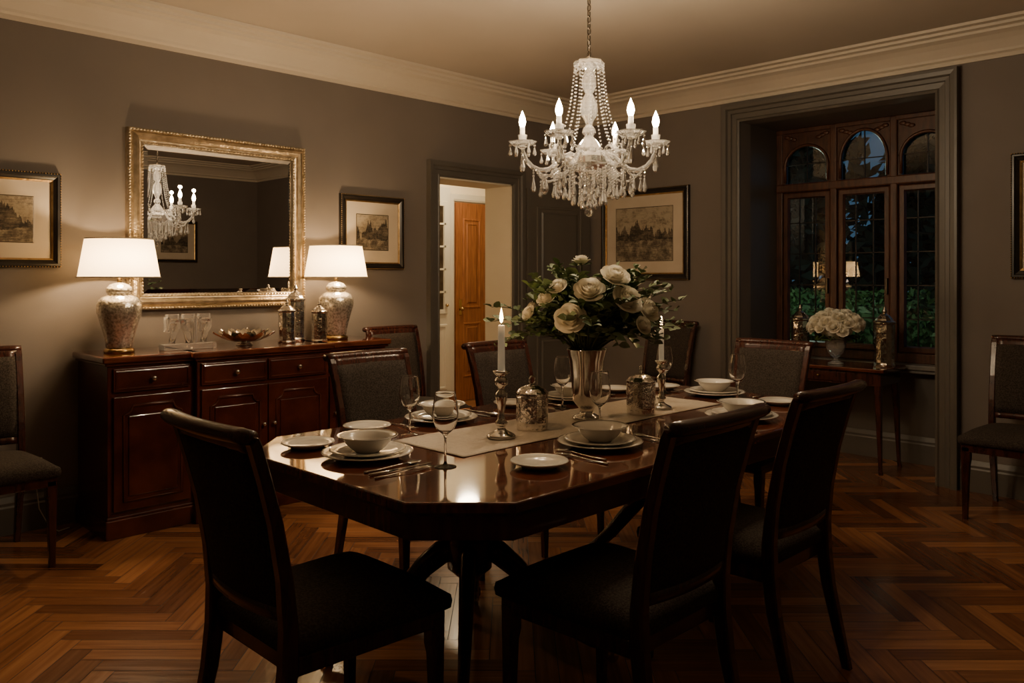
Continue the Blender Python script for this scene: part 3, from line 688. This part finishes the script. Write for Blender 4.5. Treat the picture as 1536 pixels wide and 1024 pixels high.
def tjar():
    r=.06; b=B(); b.lathe([(0,0),(r*.96,0),(r,.006),(r,.022),(r*1.03,.03),(r*1.03,.125),(r,.13),(r*1.06,.133),(r*1.06,.142),(r*.98,.146),(r*.8,.158),(r*.45,.168),(r*.15,.172)],'hammer',18,smooth=False)
    b.tube([(.016*cos(t*pi/8),0,.188+.016*sin(t*pi/8)) for t in range(16)],.0035,'silver',6,closed=True,up=(0,1,0)); return b
TJ=tjar().done('silver_canister',(2.275,2.165,RZ)); inst(TJ,(2.86,2.08,RZ),.4)

# ------------------------------------------------------------ flowers
def rose(b,c,d,R):
    d=Vector(d).normalized(); q=d.to_track_quat('Z','Y').to_matrix().to_4x4(); T=Matrix.Translation(c)@q
    lay=[(2,.22,1.0,0),(3,.36,1.02,.0),(4,.52,1.0,.03),(5,.67,.93,.08),(6,.82,.82,.16),(7,.93,.66,.28)]
    for li,(n,rr,hh,op) in enumerate(lay):
        for p in range(n):
            a0=2*pi*p/n+li*1.1+random.uniform(-.15,.15); hw=pi/n*1.35; vs=[];fs=[]; nu,nv=5,5; jz=random.uniform(-.05,.05)
            for i in range(nv+1):
                v=i/nv; wid=hw*(sin(pi*(.18+.62*v))**.6)
                for j in range(nu+1):
                    u=-1+2*j/nu
                    r=R*rr*(.30+.70*v**.55)*(1+op*v**3*(1-.3*u*u)); z=R*(hh+jz)*(v**1.1)*1.15-R*op*.55*v**5-R*.08*u*u*v
                    a=a0+u*wid; vs.append((r*cos(a),r*sin(a),z-R*.4))
            for i in range(nv):
                for j in range(nu): k=i*(nu+1)+j; fs.append((k,k+1,k+nu+2,k+nu+1))
            b.raw(vs,fs,'petal',True,T)
    b.ball(tuple(T@Vector((0,0,R*.1))),R*.5,'petal',8,6)
def rleaf(b,c,d,s,k,rnd=.5):
    d=Vector(d).normalized(); up=Vector((random.gauss(0,.5),random.gauss(0,.5),1)); e=d.cross(up)
    e=e.normalized() if e.length>1e-4 else Vector((1,0,0)); nn=e.cross(d); c=Vector(c); f=s*.10
    P=[c,c+d*s*.22+e*s*.30*rnd*2+nn*f,c+d*s*.55+e*s*.42*rnd*2+nn*f*1.3,c+d*s*.85+e*s*.24*rnd*2+nn*f*.5,c+d*s*1.05-nn*f,c+d*s*.85-e*s*.24*rnd*2+nn*f*.5,c+d*s*.55-e*s*.42*rnd*2+nn*f*1.3,c+d*s*.22-e*s*.30*rnd*2+nn*f,c+d*s*.5]
    b.raw(P,[(0,1,8),(1,2,8),(2,3,8),(3,4,8),(4,5,8),(5,6,8),(6,7,8),(7,0,8)],k,True)
b=B(); b.lathe([(0,0),(.058,0),(.062,.006),(.05,.014),(.03,.024),(.026,.036),(.036,.05),(.056,.075),(.062,.11),(.064,.18),(.070,.24),(.082,.285),(.084,.29),(.080,.288),(.066,.24),(.058,.10),(0,.06)],'silver',28,smooth=True,flute=.03,nfl=7)
for i in range(150):
    a=random.uniform(0,2*pi); el=random.uniform(.08,1.40); L=random.uniform(.20,.35)*(1.05 if el<.8 else .98)
    if i>134: el=random.uniform(.05,.7); L=random.uniform(.36,.42)
    d=Vector((cos(a)*cos(el),sin(a)*cos(el),sin(el))); pts=[]
    p0=Vector((.05*cos(a),.05*sin(a),.285)); n=9
    for t in range(n+1):
        q=t/n; p=p0+d*L*q+Vector((0,0,.10*q*(1-q)*2+.025*q-(.07*q*q if i%9==0 else 0))); pts.append(p)
    b.tube(pts,[.0022]*(n)+[.001],'stem',4)
    kk='leaf' if i%2 else 'leaf2'
    for t in range(2,n+1):
        for s in (-1,1):
            sd=d.cross(Vector((0,0,1))); sd=sd.normalized() if sd.length>.01 else Vector((1,0,0))
            dd=(sd*s+d*random.uniform(.2,.9)+Vector((0,0,random.uniform(-.3,.6)))).normalized()
            rleaf(b,pts[t],dd,random.uniform(.028,.046),kk,.55 if kk=='leaf2' else .42)
rt=Vector((.7071,-.7071,0)); fw=Vector((.7071,.7071,0))
def cam_off(u,v,z): return rt*u-fw*v+Vector((0,0,z))
for u,v,z,R in ((-.085,.27,.425,.055),(-.012,.25,.530,.054),(.088,.22,.585,.052),(.130,.25,.495,.056),(-.17,.16,.50,.038),(.215,.20,.455,.047),(.19,.26,.40,.032),(-.13,.22,.545,.034),(.02,-.2,.5,.050),(-.12,-.18,.47,.046),(.14,-.16,.52,.046),(-.02,-.02,.65,.034),(-.22,-.03,.45,.036),(.24,-.06,.44,.04),(-.24,.14,.44,.030)):
    c=cam_off(u,v,z); d=(c-Vector((0,0,.28))).normalized()
    rose(b,c,d,R); b.tube([Vector((0,0,.28)),Vector((0,0,.28)).lerp(c,.5)+Vector((0,0,.02)),c],.003,'stem',5)
    for q in range(5):
        ang=q*1.257+u*9; e1=d.cross(Vector((0,0,1))).normalized(); e2=d.cross(e1); rleaf(b,c-d*R*.5+(e1*cos(ang)+e2*sin(ang))*R*.5,e1*cos(ang)+e2*sin(ang)+d*.2,R*1.0,'leaf',.4)
b.done('rose_bouquet_vase',(2.60,2.165,RZ),recalc=False)

# ------------------------------------------------------------ console table in niche
b=B(); b.box(-.46,.46,-.21,.21,.695,.72,'mahogx',.006); b.box(-.43,.43,-.18,.18,.60,.695,'mahogd',.003)
b.box(-.2,.2,-.19,-.178,.615,.68,'mahogd',.003); b.ball((0,-.20,.648),.01,'brass',8,6)
for sx in (-1,1):
    for sy in (-1,1): b.loft([(sx*.405,sy*.155,.60),(sx*.41,sy*.16,.45),(sx*.425,sy*.17,.04),(sx*.43,sy*.175,0)],[(.045,.045),(.038,.038),(.022,.022),(.026,.026)],'mahogd')
b.done('console_table',(5.88,2.585,0),-pi/2)
jD=jar(.42,.07,'hammer',12).done('silver_lantern',(5.93,2.215,.7205)); inst(jD,(5.98,2.86,.7205),.2)
b=B(); b.lathe([(0,0),(.055,0),(.056,.008),(.03,.018),(.014,.03),(.016,.045),(.03,.055),(.055,.085),(.068,.13),(.075,.175),(.079,.18),(.072,.178),(.062,.13),(.048,.09),(0,.06)],'crystal',24,flute=.03,nfl=8)
for i in range(36):
    t=(i+.5)/36; el=math.asin(max(-1,1-t*1.25)); a=i*2.4
    c=Vector((.165*cos(a)*cos(el),.165*sin(a)*cos(el),.272+.105*sin(el)+random.uniform(-.01,.01))); rose(b,c,c-Vector((0,0,.2)),random.uniform(.036,.046))
b.ball((0,0,.25),.12,'petal',14,8,sc=(1,1,.6))
for i in range(50):
    a=random.uniform(0,2*pi); rleaf(b,(.08*cos(a),.08*sin(a),.19),(cos(a),sin(a),random.uniform(-.3,.5)),.07,'leaf',.4)
b.done('white_peony_vase',(5.83,2.52,.7205),recalc=False)

# ------------------------------------------------------------ chandelier
CXc,CYc=2.90,2.40
b=B()
b.lathe([(0,2.90),(.06,2.90),(.058,2.885),(.04,2.87),(.012,2.862),(0,2.86)],'silver',24)
z=2.87;i=0
while z>2.37:
    r=.009; pts=[]
    for t in range(12):
        a=2*pi*t/12; px=r*cos(a); pz=.017*sin(a)
        pts.append((px,0,z-.017+pz) if i%2 else (0,px,z-.017+pz))
    b.tube(pts,.0024,'iron',5,closed=True,up=(0,1,0) if i%2 else (1,0,0)); z-=.027; i+=1
b.tube([(0,0,2.86),(.004,.004,2.6),(0,0,2.36)],.0018,'iron',4)
C='crystal'
b.lathe([(0,2.365),(.008,2.36),(.012,2.345),(.02,2.335),(.062,2.338),(.068,2.33),(.066,2.318),(.03,2.308),(.018,2.30),(.022,2.28),(.030,2.26),(.032,2.235),(.025,2.205),(.016,2.19),(.024,2.175),(.034,2.15),(.038,2.12),(.034,2.09),(.020,2.065),(.014,2.045),(.026,2.03),(.03,2.01),(.018,1.995),(.03,1.98),(.048,1.955),(.06,1.935),(.045,1.92),(.06,1.91),(.105,1.905),(.112,1.893),(.10,1.865),(.075,1.84),(.04,1.825),(.015,1.815),(.01,1.80),(.012,1.70),(0,1.695)],C,24,smooth=False,flute=.06,nfl=8)
b.tube([(0,0,2.33),(0,0,1.9)],.005,'silver',6)
b.ball((0,0,1.645),.021,C,10,8,smooth=False)
def bead(p,r): b.ball(p,r,C,6,4,smooth=False)
def drop(p,l,w):
    x,y,z=p
    bead((x,y,z-.006),.0062)
    b.lathe([(0,-.012),(w*.35,-.018),(w*.55,-.012-l*.35),(w,-.012-l*.72),(w*.7,-.012-l*.92),(0,-.012-l)],C,6,loc=(x,y,z),smooth=False)
def string(p,q,n,r=.0065,sag=0,inw=0):
    p=Vector(p);q=Vector(q)
    for i in range(n+1):
        t=i/n; c=p.lerp(q,t); s_=4*t*(1-t); c.z-=sag*s_
        if inw: h=Vector((c.x,c.y,0)); c-=h*inw*s_
        bead(c,r)
R=.306; aoff=math.atan2(-.7071,.7071)
for i in range(6):
    a=aoff+i*pi/3; ca,sa=cos(a),sin(a)
    P=[(.05,1.895),(.085,1.915),(.12,1.90),(.15,1.865),(.185,1.842),(.225,1.838),(.262,1.855),(.288,1.885),(.302,1.92),(.306,1.95)]
    b.tube([(r*ca,r*sa,z) for r,z in P],[.010,.011,.0115,.012,.012,.012,.0115,.011,.010,.009],C,8,smooth=False)
    b.tube([((.15+.03*cos(t))*ca,(.15+.03*cos(t))*sa,1.905+.028*sin(t)) for t in [k*.55 for k in range(8)]],.006,C,6,up=(-sa,ca,0),smooth=False)
    L=(R*ca,R*sa,0)
    b.lathe([(.008,1.935),(.02,1.945),(.045,1.952),(.062,1.966),(.064,1.970),(.045,1.960),(.02,1.955),(.014,1.96),(.019,1.985),(.021,2.0),(.016,2.0)],C,28,loc=L,smooth=False,flute=.05,nfl=7)
    b.lathe([(.0,1.965),(.0115,1.965),(.0115,2.035),(.0,2.036)],'sleeve',12,loc=L)
    b.lathe([(.008,2.035),(.013,2.045),(.0165,2.06),(.0135,2.078),(.006,2.098),(.0,2.112)],'bulb',12,loc=L)
    for k in range(6):
        t=a+k*pi/3; drop((R*ca+.056*cos(t),R*sa+.056*sin(t),1.958),.042,.0095)
    drop((R*ca,R*sa,1.925),.085,.014)
    string((.064*ca,.064*sa,2.32),(.175*ca,.175*sa,1.91),25,.0050,.0,.24)
    a2=a+pi/6; string((.064*cos(a2),.064*sin(a2),2.32),(.155*cos(a2),.155*sin(a2),1.92),24,.0046,0,.26)
    a3=a+pi/3
    string((.25*ca,.25*sa,1.85),(.25*cos(a3),.25*sin(a3),1.85),18,.0062,.05)
    string((.17*ca,.17*sa,1.86),(.17*cos(a3),.17*sin(a3),1.86),14,.006,.045)
def ringdrops(r,n,ztop,nb,l,w,ph=0):
    for i in range(n):
        a=aoff+ph+2*pi*i/n; x,y=r*cos(a),r*sin(a)
        for q in range(nb): bead((x,y,ztop-q*.013),.0058)
        drop((x,y,ztop-nb*.013+.004),l,w)
ringdrops(.255,6,1.84,2,.07,.012)
ringdrops(.25,6,1.80,1,.055,.012,pi/6)
ringdrops(.205,12,1.825,2,.06,.0115,pi/12)
ringdrops(.16,12,1.83,4,.06,.0115)
ringdrops(.115,12,1.845,6,.055,.0115,pi/12)
ringdrops(.075,9,1.83,7,.055,.011)
ringdrops(.035,6,1.82,8,.05,.011,.3)
ringdrops(.066,12,2.318,0,.022,.006,.1)
ch=b.done('crystal_chandelier',(CXc,CYc,0),recalc=False)
for i in range(6):
    a=aoff+i*pi/3; light('candle_bulb',(CXc+R*cos(a),CYc+R*sin(a),2.13),11.0,(1,.75,.475),.014,ch)
light('hall_light',(5.4,6.0,2.45),34,(1,.78,.5),.12)

# ------------------------------------------------------------ camera
cam=bpy.data.cameras.new('camera'); co=bpy.data.objects.new('camera',cam); bpy.context.scene.collection.objects.link(co)
co.location=(0,0,HCAM); co.rotation_euler=(pi/2,0,-pi/4); cam.sensor_width=36; cam.lens=1225*36/1536; cam.shift_y=-97/1536; cam.clip_start=.05
bpy.context.scene.camera=co
